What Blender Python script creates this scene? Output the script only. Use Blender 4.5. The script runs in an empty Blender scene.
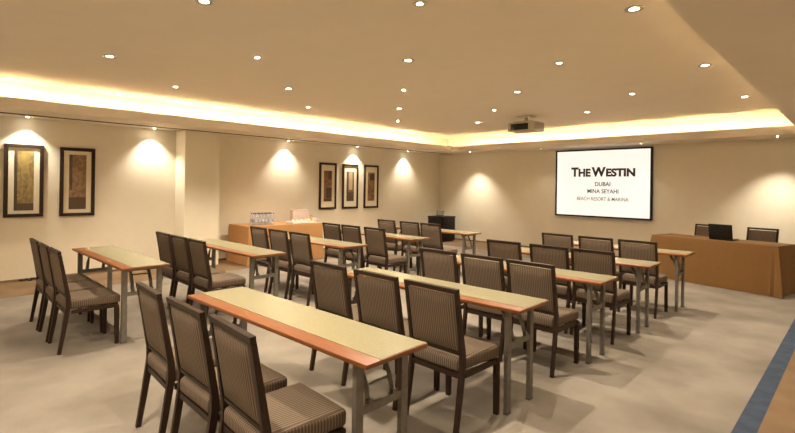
import bpy, bmesh, math, random
from mathutils import Vector, Matrix
random.seed(7)
PI = math.pi
scene = bpy.context.scene
col = scene.collection

# ------------------------------------------------------------------ camera
F_PX, CYP, ROLL, YAW = 473.3, 186.05, 0.0143, 0.7797
CAM = Vector((9.274, -11.209, 1.553))
cd = bpy.data.cameras.new('camera')
cam = bpy.data.objects.new('camera', cd); col.objects.link(cam)
fw = Vector((-math.sin(YAW), math.cos(YAW), 0)); rt = Vector((math.cos(YAW), math.sin(YAW), 0)); up = Vector((0, 0, 1))
R_ = rt*math.cos(ROLL) + up*math.sin(ROLL)
U_ = -rt*math.sin(ROLL) + up*math.cos(ROLL)
m = Matrix((R_, U_, -fw)).transposed().to_4x4(); m.translation = CAM
cam.matrix_world = m
cd.sensor_fit = 'HORIZONTAL'; cd.sensor_width = 36.0
cd.lens = F_PX/795*36.0
cd.shift_y = -(216.5-CYP)/795
cd.clip_start = 0.05; cd.clip_end = 60
scene.camera = cam

# ------------------------------------------------------------------ light level
world = bpy.data.worlds.new('world'); scene.world = world; world.use_nodes = True
world.node_tree.nodes['Background'].inputs[0].default_value = (1.0, 0.85, 0.66, 1)
world.node_tree.nodes['Background'].inputs[1].default_value = 0.02
vs = scene.view_settings
vs.view_transform = 'Standard'; vs.look = 'None'; vs.exposure = 1.86; vs.gamma = 1.0; vs.use_curve_mapping = False
WARM = (1.0, 0.85, 0.66)
P_DOWN = 76.0      # narrow accent downlights
P_WIDE = 19.0      # rimmed downlights
P_WASH = 29.0      # wall washers in the soffit
COVE = 30.0        # LED strips in the cove

# ------------------------------------------------------------------ materials
MATS = {}
def nt(name):
    mt = bpy.data.materials.new(name); mt.use_nodes = True
    MATS[name] = mt
    return mt, mt.node_tree, mt.node_tree.nodes['Principled BSDF']
def setc(b, c, rough=.6, metal=0.0, spec=.5):
    b.inputs['Base Color'].default_value = (*c, 1); b.inputs['Roughness'].default_value = rough
    b.inputs['Metallic'].default_value = metal; b.inputs['Specular IOR Level'].default_value = spec
def N(t, typ, **kw):
    n = t.nodes.new(typ)
    for k, v in kw.items(): setattr(n, k, v)
    return n
def noisy(name, c1, c2, scale=40, rough=.6, metal=0.0, detail=4, spec=.5, bump=0.0, coord='Object', stretch=(1, 1, 1), lo=.35, hi=.65):
    mt, t, b = nt(name); setc(b, c1, rough, metal, spec)
    tc = N(t, 'ShaderNodeTexCoord'); mp = N(t, 'ShaderNodeMapping'); mp.inputs['Scale'].default_value = stretch
    no = N(t, 'ShaderNodeTexNoise'); no.inputs['Scale'].default_value = scale; no.inputs['Detail'].default_value = detail
    rp = N(t, 'ShaderNodeValToRGB')
    rp.color_ramp.elements[0].position = lo; rp.color_ramp.elements[1].position = hi
    rp.color_ramp.elements[0].color = (*c1, 1); rp.color_ramp.elements[1].color = (*c2, 1)
    L = t.links.new
    L(tc.outputs[coord], mp.inputs[0]); L(mp.outputs[0], no.inputs['Vector']); L(no.outputs['Fac'], rp.inputs[0]); L(rp.outputs[0], b.inputs['Base Color'])
    if bump:
        bp = N(t, 'ShaderNodeBump'); bp.inputs['Strength'].default_value = bump; bp.inputs['Distance'].default_value = .002
        L(no.outputs['Fac'], bp.inputs['Height']); L(bp.outputs[0], b.inputs['Normal'])
    return mt
def emis(name, c, s, base=(.8, .8, .8)):
    mt, t, b = nt(name); setc(b, base, .4)
    b.inputs['Emission Color'].default_value = (*c, 1); b.inputs['Emission Strength'].default_value = s
    return mt

M_wall = noisy('wall_paint', (.79, .72, .575), (.81, .74, .59), 6, .75, bump=.02)
M_ceil = noisy('ceiling_paint', (.81, .72, .59), (.83, .735, .605), 3, .9)
M_soff = noisy('soffit_paint', (.78, .70, .58), (.80, .72, .595), 3, .85)
M_cove = noisy('cove_white_paint', (.82, .75, .62), (.84, .77, .64), 3, .9)
M_groove = noisy('shadow_gap_dark', (.035, .028, .02), (.05, .04, .03), 20, .9)
M_base = noisy('baseboard_brown', (.20, .13, .075), (.24, .155, .09), 12, .5)
M_frame = noisy('espresso_wood_frame', (.026, .014, .008), (.038, .021, .012), 18, .48, stretch=(8, 8, 1), bump=.03, spec=.25)
M_metal = noisy('grey_painted_steel', (.165, .15, .125), (.20, .185, .155), 30, .5, metal=.35)
M_hinge = noisy('dark_bracket_steel', (.13, .12, .10), (.17, .155, .13), 30, .4, metal=.6)
M_rubber = noisy('grey_rubber', (.10, .095, .085), (.13, .12, .11), 40, .8)
M_orange = noisy('orange_wood_edge', (.185, .060, .014), (.24, .082, .021), 9, .42, stretch=(1, 14, 14), bump=.01)
M_cream = noisy('pale_speckled_laminate', (.235, .218, .128), (.29, .27, .168), 190, .27, detail=6)
M_cloth_gold = noisy('golden_brown_cloth', (.19, .092, .021), (.205, .100, .024), 45, .8, bump=.05)
M_cloth_orange = noisy('orange_tan_cloth', (.44, .225, .082), (.49, .255, .095), 45, .8, bump=.15)
M_black = noisy('black_plastic', (.009, .008, .007), (.013, .012, .010), 60, .45, spec=.25)
M_blackwood = noisy('black_cabinet_laminate', (.009, .007, .006), (.014, .011, .009), 30, .5, spec=.2)
M_white = noisy('white_ceramic', (.78, .76, .70), (.82, .80, .75), 30, .3)
M_ring = noisy('downlight_rim_metal', (.50, .44, .34), (.56, .50, .40), 40, .35, metal=.5)
M_recess = noisy('downlight_recess_dark', (.10, .08, .06), (.14, .11, .085), 40, .4, metal=.3)
M_mat = noisy('picture_mat_board', (.78, .70, .52), (.80, .72, .54), 30, .8)
M_pinkbox = noisy('pale_pink_board', (.66, .52, .45), (.70, .57, .50), 14, .6)
M_amber = noisy('amber_ware', (.55, .33, .12), (.62, .40, .17), 20, .35)
M_cap = noisy('blue_bottle_cap', (.05, .06, .26), (.07, .08, .32), 20, .4)
M_blabel = noisy('blue_white_bottle_label', (.18, .25, .55), (.75, .78, .82), 30, .4)
M_text = noisy('dark_brown_print', (.045, .035, .03), (.055, .043, .036), 30, .8)
M_textg = noisy('grey_brown_print', (.17, .145, .13), (.19, .16, .145), 30, .8)
M_screen = emis('projected_white_image', (1.0, .96, .91), .22, (.70, .67, .62))
M_lamp = emis('downlight_lens_glow', (1.0, .90, .74), 42)
M_lampw = emis('rimmed_downlight_lens_glow', (1.0, .86, .66), 9)
M_led = emis('cove_led_glow', (1.0, .82, .56), COVE)
M_projector = noisy('projector_grey_shell', (.42, .37, .31), (.48, .43, .36), 10, .4)

mt, t, b = nt('clear_bottle_plastic'); setc(b, (.93, .95, .97), .06)
b.inputs['Transmission Weight'].default_value = .85; b.inputs['IOR'].default_value = 1.2; M_pet = mt
mt, t, b = nt('lens_glass'); setc(b, (.05, .05, .06), .05, spec=.9); M_lens = mt

def fabric(name, dark, light):
    mt, t, b = nt(name); setc(b, dark, .85, spec=.2); L = t.links.new
    uv = N(t, 'ShaderNodeUVMap'); sp = N(t, 'ShaderNodeSeparateXYZ'); L(uv.outputs[0], sp.inputs[0])
    mul = N(t, 'ShaderNodeMath', operation='MULTIPLY'); mul.inputs[1].default_value = 1/.0165; L(sp.outputs[0], mul.inputs[0])
    fr = N(t, 'ShaderNodeMath', operation='FRACT'); L(mul.outputs[0], fr.inputs[0])
    rp = N(t, 'ShaderNodeValToRGB'); e = rp.color_ramp.elements
    e[0].position = 0; e[0].color = (*dark, 1); e[1].position = 1; e[1].color = (*dark, 1)
    for p, c in ((.50, dark), (.62, light), (.78, light), (.90, dark)):
        q = e.new(p); q.color = (*c, 1)
    L(fr.outputs[0], rp.inputs[0])
    no = N(t, 'ShaderNodeTexNoise'); no.inputs['Scale'].default_value = 500; L(uv.outputs[0], no.inputs['Vector'])
    mx = N(t, 'ShaderNodeMix', data_type='RGBA', blend_type='MULTIPLY'); mx.inputs[0].default_value = .35
    L(rp.outputs[0], mx.inputs[6]); L(no.outputs['Color'], mx.inputs[7]); L(mx.outputs[2], b.inputs['Base Color'])
    return mt
M_fabric = fabric('striped_brown_upholstery', (.132, .094, .066), (.29, .222, .155))

def carpet():
    mt, t, b = nt('carpet_beige_with_blue_band'); setc(b, (.5, .4, .3), .95, spec=.1); L = t.links.new
    geo = N(t, 'ShaderNodeNewGeometry'); sp = N(t, 'ShaderNodeSeparateXYZ'); L(geo.outputs['Position'], sp.inputs[0])
    def noise(scale, detail, c1, c2, lo=.38, hi=.62):
        no = N(t, 'ShaderNodeTexNoise'); no.inputs['Scale'].default_value = scale; no.inputs['Detail'].default_value = detail
        L(geo.outputs['Position'], no.inputs['Vector']); rp = N(t, 'ShaderNodeValToRGB'); L(no.outputs['Fac'], rp.inputs[0])
        rp.color_ramp.elements[0].position = lo; rp.color_ramp.elements[1].position = hi
        rp.color_ramp.elements[0].color = (*c1, 1); rp.color_ramp.elements[1].color = (*c2, 1); return rp.outputs[0], no.outputs['Fac']
    beige, nf = noise(1.6, 7, (.200, .172, .138), (.295, .260, .215), .34, .66)
    brown, _ = noise(2.2, 6, (.165, .105, .058), (.245, .162, .092), .3, .7)
    blue, _ = noise(9, 4, (.050, .066, .098), (.066, .086, .125))
    fine, ff = noise(160, 3, (.86, .86, .86), (1, 1, 1))
    def cmp(out, op, v):
        n = N(t, 'ShaderNodeMath', operation=op); L(out, n.inputs[0]); n.inputs[1].default_value = v; return n.outputs[0]
    def mx(f, a, c):
        n = N(t, 'ShaderNodeMix', data_type='RGBA'); L(f, n.inputs[0]); L(a, n.inputs[6])
        if isinstance(c, tuple): n.inputs[7].default_value = (*c, 1)
        else: L(c, n.inputs[7])
        return n.outputs[2]
    c = beige
    c = mx(cmp(sp.outputs[0], 'LESS_THAN', 1.20), c, (.13, .085, .05))
    c = mx(cmp(sp.outputs[1], 'GREATER_THAN', -1.32), c, (.13, .085, .05))
    c = mx(cmp(sp.outputs[0], 'LESS_THAN', 1.175), c, brown)
    c = mx(cmp(sp.outputs[1], 'GREATER_THAN', -1.295), c, brown)
    c = mx(cmp(sp.outputs[0], 'GREATER_THAN', 8.675), c, blue)
    c = mx(cmp(sp.outputs[0], 'GREATER_THAN', 8.795), c, brown)
    m2 = N(t, 'ShaderNodeMix', data_type='RGBA', blend_type='MULTIPLY'); m2.inputs[0].default_value = 1
    L(c, m2.inputs[6]); L(fine, m2.inputs[7]); L(m2.outputs[2], b.inputs['Base Color'])
    bp = N(t, 'ShaderNodeBump'); bp.inputs['Strength'].default_value = .25; bp.inputs['Distance'].default_value = .004
    L(ff, bp.inputs['Height']); L(bp.outputs[0], b.inputs['Normal'])
    return mt
M_carpet = carpet()

def art(name, bg1, bg2, rects, seed):
    """abstract print: mottled ground plus flat rectangles given in picture uv"""
    mt, t, b = nt(name); setc(b, bg1, .6); L = t.links.new
    uv = N(t, 'ShaderNodeUVMap'); mp = N(t, 'ShaderNodeMapping'); mp.inputs['Location'].default_value = (seed*3.1, seed*1.7, 0)
    mp.inputs['Scale'].default_value = (1, 2.2, 1)
    L(uv.outputs[0], mp.inputs[0]); no = N(t, 'ShaderNodeTexNoise'); no.inputs['Scale'].default_value = 4.5; no.inputs['Detail'].default_value = 8; no.inputs['Distortion'].default_value = .8
    L(mp.outputs[0], no.inputs['Vector']); rp = N(t, 'ShaderNodeValToRGB'); L(no.outputs['Fac'], rp.inputs[0])
    rp.color_ramp.elements[0].position = .35; rp.color_ramp.elements[1].position = .65
    rp.color_ramp.elements[0].color = (*bg1, 1); rp.color_ramp.elements[1].color = (*bg2, 1)
    sp = N(t, 'ShaderNodeSeparateXYZ'); L(uv.outputs[0], sp.inputs[0]); c = rp.outputs[0]
    def th(o, v, inv):
        n = N(t, 'ShaderNodeMath', operation='LESS_THAN' if inv else 'GREATER_THAN'); L(o, n.inputs[0]); n.inputs[1].default_value = v; return n.outputs[0]
    def mul(a, d):
        n = N(t, 'ShaderNodeMath', operation='MULTIPLY'); L(a, n.inputs[0])
        if isinstance(d, float): n.inputs[1].default_value = d
        else: L(d, n.inputs[1])
        return n.outputs[0]
    for (u0, u1, v0, v1, cc, op) in rects:
        f = mul(mul(mul(th(sp.outputs[0], u0, False), th(sp.outputs[0], u1, True)), mul(th(sp.outputs[1], v0, False), th(sp.outputs[1], v1, True))), float(op))
        n = N(t, 'ShaderNodeMix', data_type='RGBA'); L(f, n.inputs[0]); L(c, n.inputs[6]); n.inputs[7].default_value = (*cc, 1); c = n.outputs[2]
    L(c, b.inputs['Base Color']); return mt

# ------------------------------------------------------------------ mesh helpers
class MB:
    def __init__(self): self.bm = bmesh.new(); self.uv = self.bm.loops.layers.uv.new('UVMap')
    def box(self, x0, x1, y0, y1, z0, z1, bev=0.0, seg=2, mat=None):
        r = bmesh.ops.create_cube(self.bm, size=1.0)
        vs_ = r['verts']
        for v in vs_:
            v.co = Vector((x0+(v.co.x+.5)*(x1-x0), y0+(v.co.y+.5)*(y1-y0), z0+(v.co.z+.5)*(z1-z0)))
        if bev:
            ed = list({e for v in vs_ for e in v.link_edges})
            r2 = bmesh.ops.bevel(self.bm, geom=ed, offset=bev, segments=seg, profile=.5, affect='EDGES')
            vs_ = list({v for f in r2['faces'] for v in f.verts} | {v for v in vs_ if v.is_valid})
        if mat is not None:
            for v in vs_:
                if v.is_valid: v.co = mat @ v.co
        return vs_
    def prism(self, path, x0, x1, thick, ax='x'):
        """sweep a rectangle along a (y,z) path between x0 and x1"""
        pts = [Vector(p) for p in path]; n = len(pts); rows = []
        for i, p in enumerate(pts):
            a = pts[max(0, i-1)]; c = pts[min(n-1, i+1)]; d = (c-a).normalized(); nn = Vector((-d.y, d.x))
            th = thick if not isinstance(thick, (list, tuple)) else thick[i]
            l, r = p+nn*th/2, p-nn*th/2
            rows.append([self.bm.verts.new((x, q.x, q.y)) for q in (l, r) for x in ((x0, x1) if q is l else (x1, x0))])
        for a, c in zip(rows, rows[1:]):
            for k in range(4): self.bm.faces.new((a[k], a[(k+1) % 4], c[(k+1) % 4], c[k]))
        self.bm.faces.new(rows[0][::-1]); self.bm.faces.new(rows[-1])
    def tube(self, pts, r, seg=8):
        pts = [Vector(p) for p in pts]; n = len(pts); rings = []
        for i, p in enumerate(pts):
            d = (pts[min(n-1, i+1)]-pts[max(0, i-1)]).normalized()
            a = Vector((0, 0, 1)) if abs(d.z) < .9 else Vector((1, 0, 0))
            u = d.cross(a).normalized(); w = d.cross(u)
            rr = r[i] if isinstance(r, (list, tuple)) else r
            rings.append([self.bm.verts.new(p+u*rr*math.cos(2*PI*k/seg)+w*rr*math.sin(2*PI*k/seg)) for k in range(seg)])
        for a, c in zip(rings, rings[1:]):
            for k in range(seg): self.bm.faces.new((a[k], a[(k+1) % seg], c[(k+1) % seg], c[k]))
        self.bm.faces.new(rings[0][::-1]); self.bm.faces.new(rings[-1])
    def lathe(self, prof, seg=16, c=(0, 0)):
        rings = []
        for r, z in prof:
            rings.append([self.bm.verts.new((c[0]+r*math.cos(2*PI*k/seg), c[1]+r*math.sin(2*PI*k/seg), z)) for k in range(seg)])
        for a, d in zip(rings, rings[1:]):
            for k in range(seg): self.bm.faces.new((a[k], a[(k+1) % seg], d[(k+1) % seg], d[k]))
        if prof[0][0] > 1e-6: self.bm.faces.new(rings[0][::-1])
        if prof[-1][0] > 1e-6: self.bm.faces.new(rings[-1])
    def build(self, name, mat, parent=None, smooth=False, uvmode=None, loc=None):
        bm = self.bm
        bmesh.ops.remove_doubles(bm, verts=bm.verts, dist=1e-6)
        bmesh.ops.recalc_face_normals(bm, faces=bm.faces)
        bm.normal_update()
        for f in bm.faces:
            n = f.normal
            for l in f.loops:
                q = l.vert.co
                if uvmode == 'art': continue
                l[self.uv].uv = (q.y, q.z) if abs(n.x) > .75 else (q.x, q.y if abs(n.z) > .6 else q.z)
            f.smooth = smooth
        me = bpy.data.meshes.new(name); bm.to_mesh(me); bm.free()
        me.materials.append(mat)
        if smooth:
            try: me.set_sharp_from_angle(angle=math.radians(42))
            except Exception: pass
        o = bpy.data.objects.new(name, me); col.objects.link(o)
        if parent: o.parent = parent
        if loc: o.location = loc
        return o
def tag(o, label=None, cat=None, group=None, kind=None):
    if label: o['label'] = label
    if cat: o['category'] = cat
    if group: o['group'] = group
    if kind: o['kind'] = kind
    return o
def empty(name, loc=(0, 0, 0), rz=0.0):
    o = bpy.data.objects.new(name, None); col.objects.link(o); o.location = loc; o.rotation_euler.z = rz
    o.empty_display_size = .1
    return o
def copy_tree(o, parent=None):
    c = o.copy(); col.objects.link(c); c.parent = parent
    for ch in list(o.children): copy_tree(ch, c)
    return c
def boxobj(name, mat, dims, parent=None, bev=0.0, kind=None):
    mb = MB(); mb.box(*dims, bev=bev); o = mb.build(name, mat, parent, smooth=bev > 0)
    if kind: o['kind'] = kind
    return o
def struct(name, mat, *boxes):
    mb = MB()
    for d in boxes: mb.box(*d)
    return tag(mb.build(name, mat), kind='structure')

# ------------------------------------------------------------------ the room
XR, YB, ZS, ZC, ZL = 10.3, -15.2, 2.53, 2.97, 2.68
LX, FY, RX, BY = 1.05, -.80, 8.52, -14.3          # inner edges of the soffits
struct('floor', M_carpet, (-.1, XR+.1, YB-.1, .1, -.1, 0))
struct('ceiling', M_ceil, (-.1, XR+.1, YB-.1, .1, ZC, ZC+.1))
struct('wall_left', M_wall, (-.1, 0, YB, 0, 0, ZC), (0, .45, -7.80, -7.15, 0, ZS))
struct('wall_front', M_wall, (-.1, XR+.1, 0, .1, 0, ZC))
struct('wall_right', M_wall, (XR, XR+.1, YB, 0, 0, ZC))
struct('wall_back', M_wall, (-.1, XR+.1, YB-.1, YB, 0, ZC))
struct('baseboard_left', M_base, (0, .012, YB, -7.80, 0, .035), (0, .012, -7.15, 0, 0, .035))
struct('baseboard_front', M_base, (.012, XR, -.012, 0, 0, .035))
# soffit ring: slabs with a raised lip, a dark groove and a cove behind the lip
T = .03
struct('trim_1', M_soff, (0, .435, YB, 0, ZS, ZS+T), (.465, LX, YB, 0, ZS, ZS+T), (LX-.03, LX, BY, FY, ZS+T, ZL))
struct('trim_2', M_groove, (.4351, .4649, YB, 0, ZS+.003, ZS+T+.02), (.4505, .475, YB+.001, -.001, ZS-.012, ZS-.0005))  # shade of the gap put in as dark-coloured strips
struct('trim_3', M_soff, (LX, RX, FY, 0, ZS, ZS+T), (LX-.03, RX+.03, FY, FY+.03, ZS+T, ZL))
struct('trim_4', M_soff, (RX, XR, YB, 0, ZS, ZS+T), (RX, RX+.03, BY, FY, ZS+T, ZL))
struct('trim_5', M_soff, (LX, RX, YB, BY, ZS, ZS+T), (LX-.03, RX+.03, BY-.03, BY, ZS+T, ZL))
cb = .62
struct('trim_6', M_cove, (LX-cb-.03, LX-cb, BY-cb, FY+cb, ZS+T+.02, ZC), (LX-cb, RX+cb, FY+cb, FY+cb+.03, ZS+T+.02, ZC),
       (RX+cb, RX+cb+.03, BY-cb, FY+cb, ZS+T+.02, ZC), (LX-cb, RX+cb, BY-cb-.03, BY-cb, ZS+T+.02, ZC))
# LED strips lying in the cove behind the lips
def led(x0, x1, y0, y1, nx, ny, label):
    """strip clipped to the inner face of the lip, shining towards the cove wall; (nx, ny) points there"""
    t_ = empty('led_strip', ((x0+x1)/2, (y0+y1)/2, ZS+T)); cx_, cy_ = (x0+x1)/2, (y0+y1)/2
    def bx_(n, m_, d0, d1, z0, z1):
        X = sorted((x0-cx_+nx*d0, x0-cx_+nx*d1)) if nx else (x0-cx_, x1-cx_)
        Y = sorted((y0-cy_+ny*d0, y0-cy_+ny*d1)) if ny else (y0-cy_, y1-cy_)
        boxobj(n, m_, (X[0], X[1], Y[0], Y[1], z0, z1), t_)
    bx_('strip_housing', M_white, .001, .012, .002, .060); bx_('light_shield', M_white, .0125, .078, .052, .060)  # unseen plate added to keep the strip's light off the ceiling
    bx_('glowing_strip', M_led, .0125, .020, .010, .046)
    tag(t_, label, 'strip light', 'light strips in the ceiling cove')
led(LX-.03, LX-.03, BY+.05, FY-.05, -1, 0, 'warm glowing light strip hidden in the cove along the left picture wall')
led(LX+.05, RX-.05, FY+.03, FY+.03, 0, 1, 'warm glowing light strip hidden in the cove above the projection screen wall')
led(RX+.03, RX+.03, BY+.05, FY-.05, 1, 0, 'warm glowing light strip hidden in the cove of the right hand soffit')
led(LX+.05, RX-.05, BY-.03, BY-.03, 0, -1, 'warm glowing light strip in the cove at the rear behind the viewpoint')

# ------------------------------------------------------------------ downlights
def make_downlight(name, rim, lens_mat, r, power, angle, blend):
    t_ = empty(name)
    a = MB(); a.lathe([(r, 0), (r+.018, -.004), (r+.022, 0), (r+.018, .004), (r, .002)], 20); a.build('trim_ring', rim, t_, smooth=True)
    b_ = MB(); b_.lathe([(r*.72, -.0015), (r*.3, -.004), (0, -.0045)], 18); b_.build('lens', lens_mat, t_, smooth=True)
    c_ = MB(); c_.lathe([(r*.72, -.0015), (r, -.001), (r, .001)], 20); c_.build('reflector', M_recess, t_, smooth=True)
    ld = bpy.data.lights.new(name, 'SPOT'); ld.energy = power; ld.color = (1.0, .90, .75) if angle < 105 else WARM; ld.spot_size = math.radians(angle); ld.spot_blend = blend
    ld.shadow_soft_size = .018
    lo = bpy.data.objects.new('lamp', ld); col.objects.link(lo); lo.parent = t_; lo.location = (0, 0, -.04)
    return t_
narrow = make_downlight('ceiling_downlight', M_ring, M_lamp, .033, P_DOWN, 110, .7)
wide = make_downlight('ceiling_downlight', M_ring, M_lampw, .052, P_WIDE, 150, .8)
wash = make_downlight('ceiling_downlight', M_ring, M_lamp, .026, P_WASH, 100, .85)
faint = make_downlight('ceiling_downlight', M_ring, M_lampw, .045, 3.0, 110, .8)
cols = [  # out-of-order y values ending the lists: unseen downlights added for their light
 (.80, 'lengthwise line nearest the picture wall', faint, [-10.34, -8.99, -8.09, -7.40, -6.41, -5.03, -2.61]),
 (2.02, 'second lengthwise line from the picture wall', narrow, [-8.56, -6.22, -3.89, -13.2]),
 (3.20, 'third lengthwise line from the picture wall', wide, [-9.71, -7.38, -5.05, -2.59, -12.0]),
 (4.42, 'middle lengthwise line', narrow, [-8.56, -6.20, -3.80, -13.2]),
 (5.60, 'third lengthwise line from the right soffit', wide, [-9.66, -7.35, -5.00, -2.54, -12.0]),
 (6.80, 'second lengthwise line from the right soffit', narrow, [-8.49, -6.14, -3.79, -10.85, -13.2]),
 (7.97, 'lengthwise line nearest the right soffit', wide, [-7.28, -4.97, -2.50, -9.63, -12.0])]
ordw = ['nearest', 'second nearest', 'third nearest', 'fourth nearest', 'fifth nearest', 'sixth nearest', 'farthest']
used = set()
def put_light(proto, x, y, z, label, group):
    if id(proto) in used: o = copy_tree(proto)
    else: o = proto; used.add(id(proto))
    o.location = (x, y, z); tag(o, label, 'downlight', group)
for x, desc, pr, ys in cols:
    for i, y in enumerate(sorted(ys, reverse=True)):
        xx = x
        put_light(pr, xx, y, ZC-.002, 'downlight %s to screen wall, %s' % (ordw[i], desc), 'downlights in the raised ceiling')
names_w = ['above the framed pictures at far left', 'over the bare wall left of the pilaster', 'above the table with water bottles',
           'above the three small framed pictures', 'near the black cabinet on the picture wall']
for (x, y), d in zip([(.17, -10.05), (.17, -8.24), (.17, -5.45), (.17, -3.45), (.17, -1.60)], names_w):
    put_light(wash, x, y, ZS-.002, 'small bright wall washing downlight in soffit ' + d, 'wall washing downlights in the soffit')
wash2 = make_downlight('ceiling_downlight', M_ring, M_lamp, .026, P_WASH*1.9, 92, .85)
for (x, y), d in zip([(1.47, -.50), (8.16, -.56)], ['right of the black cabinet', 'above the draped presenter table']):
    put_light(wash2, x, y, ZS-.002, 'small wall washing downlight in the screen wall soffit ' + d, 'wall washing downlights in the soffit')
for i, y in enumerate((-2.0, -4.6, -7.2, -9.8, -12.4)):  # unseen washers, added for bounce light off the right wall
    put_light(wash, XR-.17, y, ZS-.002, 'unseen wall washing downlight added on the right hand wall, %s to the screen wall' % ordw[i], 'wall washing downlights in the soffit')
for i, x in enumerate((2.5, 5.0, 7.5)):  # rear row is unseen too, added to raise the ambient light
    put_light(wash, x, YB+.17, ZS-.002, 'unseen wall washing downlight added along the rear wall, %s to the picture wall' % ordw[i], 'wall washing downlights in the soffit')
dim = make_downlight('ceiling_downlight', M_ring, M_lampw, .026, 4.0, 80, .6)
for (x, y), d in zip([(3.58, -.43), (5.88, -.45)], ['left of the projection screen', 'over the right end of the projection screen']):
    put_light(dim, x, y, ZS-.002, 'small dim downlight in the screen wall soffit ' + d, 'wall washing downlights in the soffit')

# ------------------------------------------------------------------ projection screen with its writing
SX0, SX1, SZ0, SZ1 = 3.80, 6.00, .885, 2.485
sc = empty('projection_screen', ((SX0+SX1)/2, -.02, SZ0)); tag(sc, 'black framed white projection screen showing hotel name on the front wall', 'screen')
W2, HH = (SX1-SX0)/2, SZ1-SZ0
mb = MB(); mb.box(-W2+.036, W2-.036, -.060, -.0, .036, HH-.036); pl = mb.build('screen_surface', M_screen, sc)
mb = MB()
for d in ((-W2, W2, -.075, .0, HH-.036, HH), (-W2, W2, -.075, .0, 0, .036), (-W2, -W2+.036, -.075, .0, .036, HH-.036), (W2-.036, W2, -.075, .0, .036, HH-.036)):
    mb.box(*d)
mb.build('black_border', M_black, sc)
def text(body, x0, x1, z0, z1, bold, mat, name):
    cu = bpy.data.curves.new(name, 'FONT'); cu.body = body; cu.offset = bold; cu.size = 1; cu.extrude = .02; cu.resolution_u = 6
    tmp = bpy.data.objects.new(name, cu); col.objects.link(tmp)
    dg = bpy.context.evaluated_depsgraph_get(); me = bpy.data.meshes.new_from_object(tmp.evaluated_get(dg))
    bpy.data.objects.remove(tmp)
    xs = [v.co.x for v in me.vertices]; ys = [v.co.y for v in me.vertices]
    a, b_, c, d = min(xs), max(xs), min(ys), max(ys)
    for v in me.vertices:
        x = x0+(v.co.x-a)/(b_-a)*(x1-x0); z = z0+(v.co.y-c)/(d-c)*(z1-z0)
        v.co = Vector((x-(SX0+SX1)/2, -.0615-v.co.z*.04, z-SZ0))
    me.materials.clear(); me.materials.append(mat)
    me.name = name
    o = bpy.data.objects.new(name, me); col.objects.link(o); o.parent = sc; return o
ct, cbm, cs = 2.062, 1.838, 2.028      # top of capitals, baseline, top of small capitals
text('T', 4.195, 4.375, cbm, ct, .045, M_text, 'large_letter')
text('HE', 4.375, 4.665, cbm, cs, .048, M_text, 'small_capitals')
text('W', 4.685, 5.015, cbm, ct, .045, M_text, 'large_letter')
text('ESTIN', 5.02, 5.655, cbm, cs, .048, M_text, 'small_capitals')
text('DUBAI', 4.77, 5.12, 1.618, 1.715, .016, M_text, 'city_line')
text('MINA SEYAHI', 4.595, 5.30, 1.452, 1.548, .013, M_text, 'district_line')
text('BEACH RESORT & MARINA', 4.345, 5.52, 1.278, 1.362, .004, M_textg, 'resort_line')

# ------------------------------------------------------------------ framed pictures on the left wall
def picture(y0, y1, z0, z1, am, label, fw_=.05, mw=.06, group=None, mt_b=None):
    t_ = empty('framed_picture', (0.003, (y0+y1)/2, z0)); h = z1-z0; w = (y1-y0)/2
    mb = MB()
    for d in ((0, .035, -w, w, h-fw_, h), (0, .035, -w, w, 0, fw_), (0, .035, -w, -w+fw_, fw_, h-fw_), (0, .035, w-fw_, w, fw_, h-fw_)): mb.box(*d, bev=.004, seg=1)
    mb.build('frame', M_frame, t_, smooth=True)
    a, c = -w+fw_, w-fw_
    boxobj('mat_board', M_mat, (0, .016, a, c, fw_, h-fw_), t_)
    tb = mt_b or mw*1.0
    y_0, y_1, z_0, z_1 = a+mw, c-mw, fw_+tb, h-fw_-tb
    mb = MB(); bm = mb.bm
    vs_ = mb.box(.016, .018, y_0, y_1, z_0, z_1)
    for f in bm.faces:
        for l in f.loops: l[mb.uv].uv = ((l.vert.co.y-y_0)/(y_1-y_0), (l.vert.co.z-z_0)/(z_1-z_0))
    mb.build('print', am, t_, uvmode='art')
    tag(t_, label, 'picture', group)
G1, G2, D1, D2 = (.16, .095, .035), (.36, .24, .075), (.035, .022, .014), (.075, .042, .026)
a1 = art('gold_abstract_print', (.19, .13, .06), (.38, .27, .09), [(0, .16, 0, 1, D1, .85), (0, 1, 0, .12, D2, .9), (.35, .75, .62, 1, (.42, .30, .06), .45)], 1)
a2 = art('brown_abstract_print', (.17, .10, .055), (.34, .21, .10), [(.04, .2, .35, 1, D1, .75), (0, 1, 0, .22, D2, .9)], 2)
a3 = art('rust_block_print', (.16, .075, .03), (.34, .16, .06), [(.3, 1, .1, .45, D1, .85), (.55, .9, .72, 1, D2, .85), (0, 1, 0, .08, D1, .8)], 3)
a4 = art('pale_centre_print', (.14, .075, .035), (.28, .16, .08), [(.3, .78, .38, .98, (.60, .46, .26), .9), (.05, .95, 0, .3, D1, .6), (0, .18, .3, 1, D1, .6)], 4)
a5 = art('amber_speckled_print', (.13, .065, .025), (.36, .20, .07), [(.3, 1, .72, .95, D1, .85), (.1, .9, .02, .55, (.14, .06, .03), .35)], 5)
gB, gS = 'two large framed pictures at the left', 'three framed pictures beside the bottle table'
picture(-10.31, -9.82, .99, 2.115, a1, 'large dark framed gold abstract picture, leftmost on the picture wall', .052, .072, gB, .05)
picture(-9.61, -9.12, .985, 2.105, a2, 'large dark framed brown abstract picture, second from the left edge', .052, .072, gB, .06)
picture(-4.50, -3.99, .967, 2.09, a3, 'framed rust print, nearest of three to the bottle table', .05, .085, gS, .14)
picture(-3.80, -3.29, .967, 2.09, a4, 'framed print with pale bright centre, middle of the three', .05, .085, gS, .14)
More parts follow.
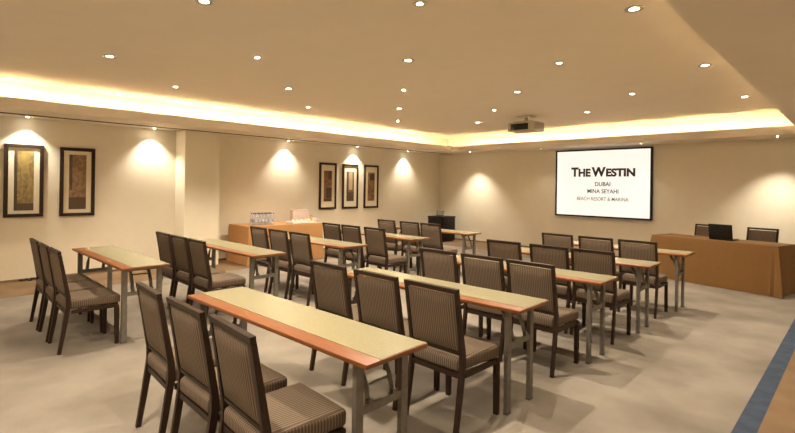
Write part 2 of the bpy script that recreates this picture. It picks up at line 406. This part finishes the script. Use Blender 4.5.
picture(-3.09, -2.58, .967, 2.09, a5, 'framed amber speckled print, nearest of three to the room corner', .05, .085, gS, .14)

# ------------------------------------------------------------------ chairs
PATH = [(-.222, 0), (-.190, .20), (-.158, .42), (-.160, .50), (-.195, .71), (-.232, .92)]
def post_y(z):
    for (y0, z0), (y1, z1) in zip(PATH, PATH[1:]):
        if z0 <= z <= z1: return y0+(y1-y0)*(z-z0)/(z1-z0)
    return PATH[-1][0]
def make_chair():
    t_ = empty('banquet_chair')
    W = .224
    mb = MB()
    mb.prism([(post_y(.896)-.001, .893), (post_y(.92), .922)], -W, W, .027); mb.build('top_rail', M_frame, t_)
    for s in (-1, 1):
        mb = MB(); x0, x1 = (s*W, s*(W-.026)) if s < 0 else (s*(W-.026), s*W)
        mb.prism([(p[0], p[1]) for p in PATH[:-1]]+[(post_y(.892), .892)], x0, x1, [.028, .034, .040, .038, .030, .026]); mb.build('rear_leg', M_frame, t_)
    for s in (-1, 1):
        mb = MB(); x0, x1 = sorted((s*W, s*(W-.032)))
        mb.prism([(.238, 0), (.234, .349)], x0, x1, [.030, .038]); mb.build('front_leg', M_frame, t_)
    mb = MB()
    mb.box(-W, W, .214, .250, .350, .383); mb.box(-W+.027, W-.027, -.176, -.146, .350, .383)
    for s in (-1, 1):
        x0, x1 = sorted((s*(W-.004), s*(W-.028))); mb.box(x0, x1, -.135, .214, .350, .383)
    mb.build('seat_frame', M_frame, t_)
    # padded seat
    mb = MB(); mb.box(-.219, .219, -.182, .268, .384, .474, bev=.028, seg=5)
    for v in mb.bm.verts:
        if v.co.y < -.10: v.co.x *= .893
    for v in mb.bm.verts:
        if v.co.z > .45: v.co.z += .012*(1-(v.co.x/.219)**2)*(1-((v.co.y-.043)/.225)**2)
    mb.build('seat', M_fabric, t_, smooth=True)
    # lower back rail and padded panel, following the lean of the posts
    mb = MB(); mb.prism([(post_y(.497), .497), (post_y(.519), .519)], -W+.026, W-.026, .026); mb.build('lower_rail', M_frame, t_)
    mb = MB(); bm = mb.bm; nx, nz = 10, 10; z0, z1 = .521, .882; xw = W-.0285
    def pt(i, k, side):
        u = -1+2*i/nx; v = k/nz; z = z0+(z1-z0)*v
        edge = max(abs(u), abs(2*v-1)); bulge = .009+.016*(1-edge**6)
        return (u*xw, post_y(z)+side*bulge, z)
    g = {}
    for sd in (-1, 1):
        for i in range(nx+1):
            for k in range(nz+1): g[sd, i, k] = bm.verts.new(pt(i, k, sd))
        for i in range(nx):
            for k in range(nz): bm.faces.new((g[sd, i, k], g[sd, i+1, k], g[sd, i+1, k+1], g[sd, i, k+1]))
    rim = [(i, 0) for i in range(nx)]+[(nx, k) for k in range(nz)]+[(i, nz) for i in range(nx, 0, -1)]+[(0, k) for k in range(nz, 0, -1)]
    for a, c in zip(rim, rim[1:]+rim[:1]): bm.faces.new((g[-1, a[0], a[1]], g[-1, c[0], c[1]], g[1, c[0], c[1]], g[1, a[0], a[1]]))
    mb.build('backrest', M_fabric, t_, smooth=True)
    return t_
chair0 = make_chair(); chair_used = [False]
def put_chair(x, y, rz, label, group):
    if chair_used[0]: o = copy_tree(chair0)
    else: o = chair0; chair_used[0] = True
    o.location = (x, y, 0); o.rotation_euler.z = rz
    tag(o, label, 'chair', group)

# ------------------------------------------------------------------ folding tables
TL, TW, TZ = 1.90, .44, .74
def make_table():
    t_ = empty('folding_table'); hx, hy = TL/2, TW/2
    mb = MB(); mb.box(-hx, hx, -hy, hy, TZ-.026, TZ-.002, bev=.005, seg=2); mb.build('tabletop', M_orange, t_, smooth=True)
    mb = MB(); mb.box(-hx+.006, hx-.006, -hy+.098, hy-.006, TZ-.0025, TZ); mb.build('writing_surface', M_cream, t_)
    for s in (-1, 1):
        xl = s*(hx-.12)
        for q in (-1, 1):
            yl = q*(hy-.06)
            mb = MB(); mb.box(xl-.014, xl+.014, yl-.024, yl+.024, .012, TZ-.027); lg = mb.build('leg', M_metal, t_)
            mb = MB(); mb.box(xl-.0155, xl+.0155, yl-.0255, yl+.0255, 0, .014); mb.build('rubber_foot', M_rubber, lg)
        mb = MB(); mb.box(xl-.010, xl+.010, -hy+.084, hy-.084, .445, .485); mb.build('crossbar', M_metal, t_)
        mb = MB(); mb.box(xl-.012, xl+.012, -hy+.084, hy-.084, TZ-.055, TZ-.027); mb.build('top_bar', M_metal, t_)
        for q in (-1, 1):
            y_ = q*.085
            mb = MB(); mb.tube([(xl-s*.004, y_, .49), (xl-s*.030, y_, .58), (xl-s*.105, y_, TZ-.03)], .0165, 4); br = mb.build('folding_brace', M_hinge, t_)
            mb = MB(); mb.box(xl-.013, xl+.013, y_-.014, y_+.014, .4855, .508); mb.build('hinge', M_hinge, br)
        mb = MB(); xm = xl-s*.065; zm = .636
        mb.tube([(xm, -.085, zm), (xm, .085, zm)], .008, 6); mb.build('brace_link', M_hinge, t_)
    return t_
table0 = make_table(); table_used = [False]
ROW = {
 'L': dict(th=.0153, q=[(4.31, -9.86), (4.36, -8.55), (4.40, -7.28), (4.36, -5.92), (4.39, -4.53)],
           ch=[(2.955, 3.455, 3.945), (2.98, 3.47, 3.97), (2.96, 3.48, 4.00), (3.01, 3.50, 4.05), (2.94, 3.52, 4.01)],
           cy=[-10.335, -9.04, -7.71, -6.42, -5.09]),
 'R': dict(th=.0279, q=[(7.675, -9.775), (7.66, -8.41), (7.66, -7.06), (7.66, -5.78), (7.69, -4.43)],
           ch=[(6.225, 6.755, 7.272), (6.20, 6.755, 7.28), (6.24, 6.755, 7.25), (6.23, 6.80, 7.28), (6.24, 6.765, 7.275)],
           cy=[-10.235, -8.89, -7.56, -6.34, -4.98])}
rown = ['row nearest camera', 'second row from camera', 'third row of five', 'second row from screen', 'row nearest screen']
side = {'L': 'left block', 'R': 'right block'}
seatn = ['left chair of three', 'middle chair of three', 'right chair of three']
for blk, d in ROW.items():
    for i in range(5):
        qx, qy = d['q'][i]; th = d['th']
        ex = Vector((math.cos(th), math.sin(th))); ey = Vector((-ex.y, ex.x))
        c = Vector((qx, qy)) - ex*TL/2 + ey*TW/2
        if table_used[0]: o = copy_tree(table0)
        else: o = table0; table_used[0] = True
        o.location = (c.x, c.y, 0); o.rotation_euler.z = th
        tag(o, 'pale topped folding table with wood edge, %s, %s' % (side[blk], rown[i]), 'table', 'narrow folding tables in two blocks')
        for k in range(3):
            put_chair(d['ch'][i][k], d['cy'][i]+.238+(k-1)*.006, -.05 if (blk, i, k) in (('R', 0, 2), ('R', 0, 0)) else random.uniform(-.012, .012), 'brown striped chair, %s, %s, %s' % (seatn[k], side[blk], rown[i]), 'striped banquet chairs at the folding tables')
put_chair(7.17, -1.15, PI-.21, 'brown striped chair behind the gold draped table, half hidden by the laptop', 'chairs behind the draped presenter table')
put_chair(7.985, -1.27, PI-.21, 'brown striped chair behind the gold draped table, right of the laptop', 'chairs behind the draped presenter table')

# ------------------------------------------------------------------ draped tables
def draped(name, loc, rz, L, Wd, H, mat, label, folds, corner):
    """cloth: top with rounded edge and skirts falling to the floor; folds deepen near the corners"""
    t_ = empty(name, loc, rz); tag(t_, label, 'table')
    mb = MB(); mb.box(-L/2+.02, L/2-.02, -Wd/2+.02, Wd/2-.02, H-.035, H-.012); mb.build('tabletop', M_orange, t_)
    for sx in (-1, 1):
        for sy in (-1, 1):
            mb = MB(); mb.tube([(sx*(L/2-.1), sy*(Wd/2-.08), 0), (sx*(L/2-.1), sy*(Wd/2-.08), H-.036)], .018, 8); mb.build('leg', M_metal, t_)
    mb = MB(); bm = mb.bm; per = []; r = .012
    def run(a, b_, n):
        for i in range(n): per.append(Vector(a).lerp(Vector(b_), i/n))
    x, y = L/2, Wd/2; nl, nw = int(L/.02), int(Wd/.02)
    run((-x, -y), (x, -y), nl); run((x, -y), (x, y), nw); run((x, y), (-x, y), nl); run((-x, y), (-x, -y), nw)
    n = len(per); nz = 14; rings = []
    cs_ = [Vector((sx*x, sy*y)) for sx in (-1, 1) for sy in (-1, 1)]
    rnd = random.Random(3)
    ph = [rnd.uniform(0, 6) for _ in range(4)]
    for j in range(nz+1):
        v = j/nz; z = (H-.004)*(1-v)+.004; ring = []
        for i, p in enumerate(per):
            d = p.copy()
            nrm = Vector((0, 0))
            if abs(abs(p.x)-x) < 1e-6: nrm.x = math.copysign(1, p.x)
            if abs(abs(p.y)-y) < 1e-6: nrm.y = math.copysign(1, p.y)
            if nrm.length > 1: nrm = nrm.normalized()*1.25
            dc = min((p-c_).length for c_ in cs_); s = i*.02
            wave = folds*math.sin(s*9+ph[0])*.5+folds*.3*math.sin(s*23+ph[1])
            ck = math.exp(-(dc/.10)**2)
            out = v*(.012+wave+corner*ck*(.8+.6*math.cos(dc*75)))
            q = p+nrm*(out+(.006 if j else 0))
            ring.append(bm.verts.new((q.x, q.y, z)))
        rings.append(ring)
    top = [bm.verts.new((p.x*.995, p.y*.99, H)) for p in per]
    for k in range(n): bm.faces.new((top[k], top[(k+1) % n], rings[0][(k+1) % n], rings[0][k]))
    for a, c in zip(rings, rings[1:]):
        for k in range(n): bm.faces.new((a[k], a[(k+1) % n], c[(k+1) % n], c[k]))
    bm.faces.new(top)
    mb.build('tablecloth', mat, t_, smooth=True)
    return t_
ang = -.222
p0 = Vector((6.557, -1.941)); e1 = Vector((math.cos(ang), math.sin(ang))); e2 = Vector((-e1.y, e1.x))
LT, WT = 1.865, .62
c = p0+e1*LT/2+e2*WT/2
draped('draped_table', (c.x, c.y, 0), ang, LT, WT, .745, M_cloth_gold, 'long presenter table draped to the floor in golden brown cloth beneath the screen wall', .014, .055)
draped('draped_table', (.61, -5.98, 0), PI/2, 1.69, .82, .745, M_cloth_orange, 'side table draped in orange tan cloth against the left wall, holding water bottles', .004, .012)

# ------------------------------------------------------------------ laptop on the presenter table
def laptop(loc, rz, w, h, dp, tilt, label):
    t_ = empty('laptop', loc, rz); tag(t_, label, 'laptop')
    boxobj('keyboard_base', M_black, (-w/2, w/2, -dp, 0, 0, .018), t_, bev=.004)
    mt_ = Matrix.Translation((0, .006, .018)) @ Matrix.Rotation(-tilt, 4, 'X')
    mb = MB(); mb.box(-w/2, w/2, -.004, .006, .002, h, bev=.004, mat=mt_); ld = mb.build('lid', M_black, t_, smooth=True)
    mb = MB(); mb.box(-w/2+.012, w/2-.012, -.0052, -.0042, .016, h-.012, mat=mt_); mb.build('display', M_lens, ld)
    return t_
laptop((7.605, -1.99, .7465), PI-.16, .34, .245, .25, .18, 'open black laptop on the golden draped table, lid toward the room')

# ------------------------------------------------------------------ black cabinet with a small monitor in the corner
cab = empty('equipment_cabinet', (.615, -.63, 0)); tag(cab, 'low black equipment cabinet in the far corner of the room', 'cabinet')
boxobj('cabinet_body', M_blackwood, (-.275, .275, -.275, .275, .03, .685), cab, bev=.004)
boxobj('plinth', M_black, (-.25, .25, -.25, .25, 0, .03), cab)
boxobj('cabinet_top', M_blackwood, (-.29, .29, -.29, .29, .686, .71), cab, bev=.004)
dr = boxobj('door', M_blackwood, (-.262, .262, -.291, -.276, .05, .675), cab, bev=.003)
boxobj('handle', M_metal, (.20, .215, -.305, -.291, .34, .46), dr)
dr = boxobj('side_panel', M_blackwood, (.276, .288, -.262, .262, .05, .675), cab, bev=.003)
mon = empty('control_panel', (.62, -.72, .71), .35); tag(mon, 'small dark tilted control screen on top of the black cabinet', 'monitor')
boxobj('stand', M_black, (-.07, .07, -.06, .06, 0, .012), mon, bev=.003)
mt_ = Matrix.Translation((0, .0, .012)) @ Matrix.Rotation(-.35, 4, 'X')
mb = MB(); mb.box(-.11, .11, -.008, .010, .0, .15, bev=.004, mat=mt_); hd = mb.build('housing', M_black, mon, smooth=True)
mb = MB(); mb.box(-.098, .098, -.0095, -.0085, .012, .138, mat=mt_); mb.build('display', noisy('dim_grey_display', (.13, .12, .10), (.18, .165, .14), 20, .2), hd)

# ------------------------------------------------------------------ things on the side table
ZT = .7465
bot = empty('water_bottle')
mb = MB(); mb.lathe([(.027, 0), (.031, .006), (.031, .060), (.029, .066), (.029, .115), (.031, .121), (.031, .150), (.022, .185), (.012, .205), (.012, .214)], 14); mb.build('bottle_body', M_pet, bot, smooth=True)
mb = MB(); mb.lathe([(.0315, .068), (.0315, .118)], 14); mb.build('paper_label', M_blabel, bot, smooth=True)
mb = MB(); mb.lathe([(.0145, .212), (.0145, .232), (.013, .235)], 12); mb.build('cap', M_cap, bot, smooth=True)
first = True
rw = ['front', 'middle', 'back']
pn = ['leftmost', 'second from left', 'third from left', 'third from right', 'second from right', 'rightmost']
for j in range(3):
    for i in range(6):
        o = bot if first else copy_tree(bot); first = False
        o.location = (.80-j*.085+random.uniform(-.006, .006), -6.57+i*.078+random.uniform(-.006, .006), ZT)
        tag(o, 'clear water bottle with blue cap, %s in the %s row on side table' % (pn[i], rw[j]), 'bottle', 'water bottles on the side table')
tr = empty('serving_tray', (.80, -5.54, ZT)); tag(tr, 'low white serving tray holding white cups on the orange draped side table', 'tray')
mb = MB(); mb.box(-.13, .13, -.27, .27, 0, .012, bev=.004)
for d in ((-.13, -.118, -.27, .27, .012, .035), (.118, .13, -.27, .27, .012, .035), (-.118, .118, -.27, -.258, .012, .035), (-.118, .118, .258, .27, .012, .035)): mb.box(*d)
mb.build('tray_body', M_white, tr, smooth=False)
cup = empty('cup'); mb = MB(); mb.lathe([(.018, 0), (.026, .01), (.036, .05), (.038, .062), (.034, .060), (.030, .03), (.016, .012)], 14); mb.build('cup_body', M_white, cup, smooth=True)
mb = MB(); mb.tube([(.034, 0, .05), (.052, 0, .046), (.052, 0, .026), (.031, 0, .020)], .004, 6); mb.build('handle', M_white, cup, smooth=True)
cups = [(.80, -5.73), (.80, -5.63), (.80, -5.53), (.80, -5.43), (.80, -5.34)]
cn = ['nearest the bottles', 'second from the bottles', 'middle of the row of five', 'second from the right end', 'at the right end']
for i, (x, y) in enumerate(cups):
    o = cup if i == 0 else copy_tree(cup); o.location = (x, y, ZT+.0125); o.rotation_euler.z = .3*i
    tag(o, 'small white cup on the white tray, ' + cn[i], 'cup', 'white cups on the tray')
bx = empty('tea_box', (.52, -5.37, ZT)); tag(bx, 'pale pink upright display box standing behind the white tray', 'box')
boxobj('box_body', M_pinkbox, (-.05, .05, -.21, .21, 0, .24), bx, bev=.005)
boxobj('lid', M_pinkbox, (-.055, .055, -.215, .215, .2405, .262), bx, bev=.004)
jug = empty('amber_jug', (.72, -5.225, ZT)); tag(jug, 'small amber jug between the pink box and the white mug', 'jug')
mb = MB(); mb.lathe([(.030, 0), (.042, .03), (.040, .07), (.024, .11), (.030, .15), (.026, .15), (.018, .11)], 14); mb.build('jug_body', M_amber, jug, smooth=True)
mb = MB(); mb.tube([(0, .028, .135), (0, .062, .12), (0, .062, .07), (0, .038, .055)], .005, 6); mb.build('handle', M_amber, jug, smooth=True)
mug = empty('mug', (.87, -5.21, ZT), -.8); tag(mug, 'white mug at the right end of the orange draped side table', 'mug')
mb = MB(); mb.lathe([(.034, 0), (.038, .01), (.039, .10), (.035, .10), (.034, .012)], 16); mb.build('mug_body', M_white, mug, smooth=True)
mb = MB(); mb.tube([(0, .036, .085), (0, .066, .078), (0, .066, .034), (0, .036, .024)], .006, 6); mb.build('handle', M_white, mug, smooth=True)

# ------------------------------------------------------------------ ceiling projector
pj = empty('ceiling_projector', (4.47, -2.75, 2.66), .0); tag(pj, 'dark ceiling mounted projector hanging in front of the screen wall', 'projector')
boxobj('projector_body', M_projector, (-.30, .30, -.20, .20, 0, .19), pj, bev=.03)
mb = MB(); mb.box(-.22, .16, -.206, -.199, .03, .15); mb.build('vent_grille', M_black, pj)
mb = MB(); mb.tube([(-.05, .20, .08), (-.05, .245, .08)], .045, 16); ln = mb.build('lens_barrel', M_black, pj, smooth=True)
mb = MB(); mb.tube([(-.05, .246, .08), (-.05, .249, .08)], .034, 16); mb.build('lens', M_lens, ln, smooth=True)
mb = MB(); mb.box(-.20, .20, -.14, .14, .195, .21)
mb.tube([(0, 0, .21), (0, 0, .292)], .045, 12); mb.box(-.15, .15, -.12, .12, .292, .309); mb.build('ceiling_mount', M_ring, pj)

# ------------------------------------------------------------------ cable on the floor by the left wall
mb = MB(); rnd = random.Random(5); pts = []
for i in range(46):
    u = i/45; pts.append((.06+.030*math.sin(u*31)+.012*math.sin(u*77), -10.12+.50*u+.02*math.sin(u*50), .012+.012*(1+math.sin(u*40))))
mb.tube(pts, .010, 6)
tag(mb.build('cable', M_black, smooth=True), 'tangled black cable lying along the foot of the left wall', 'cable')
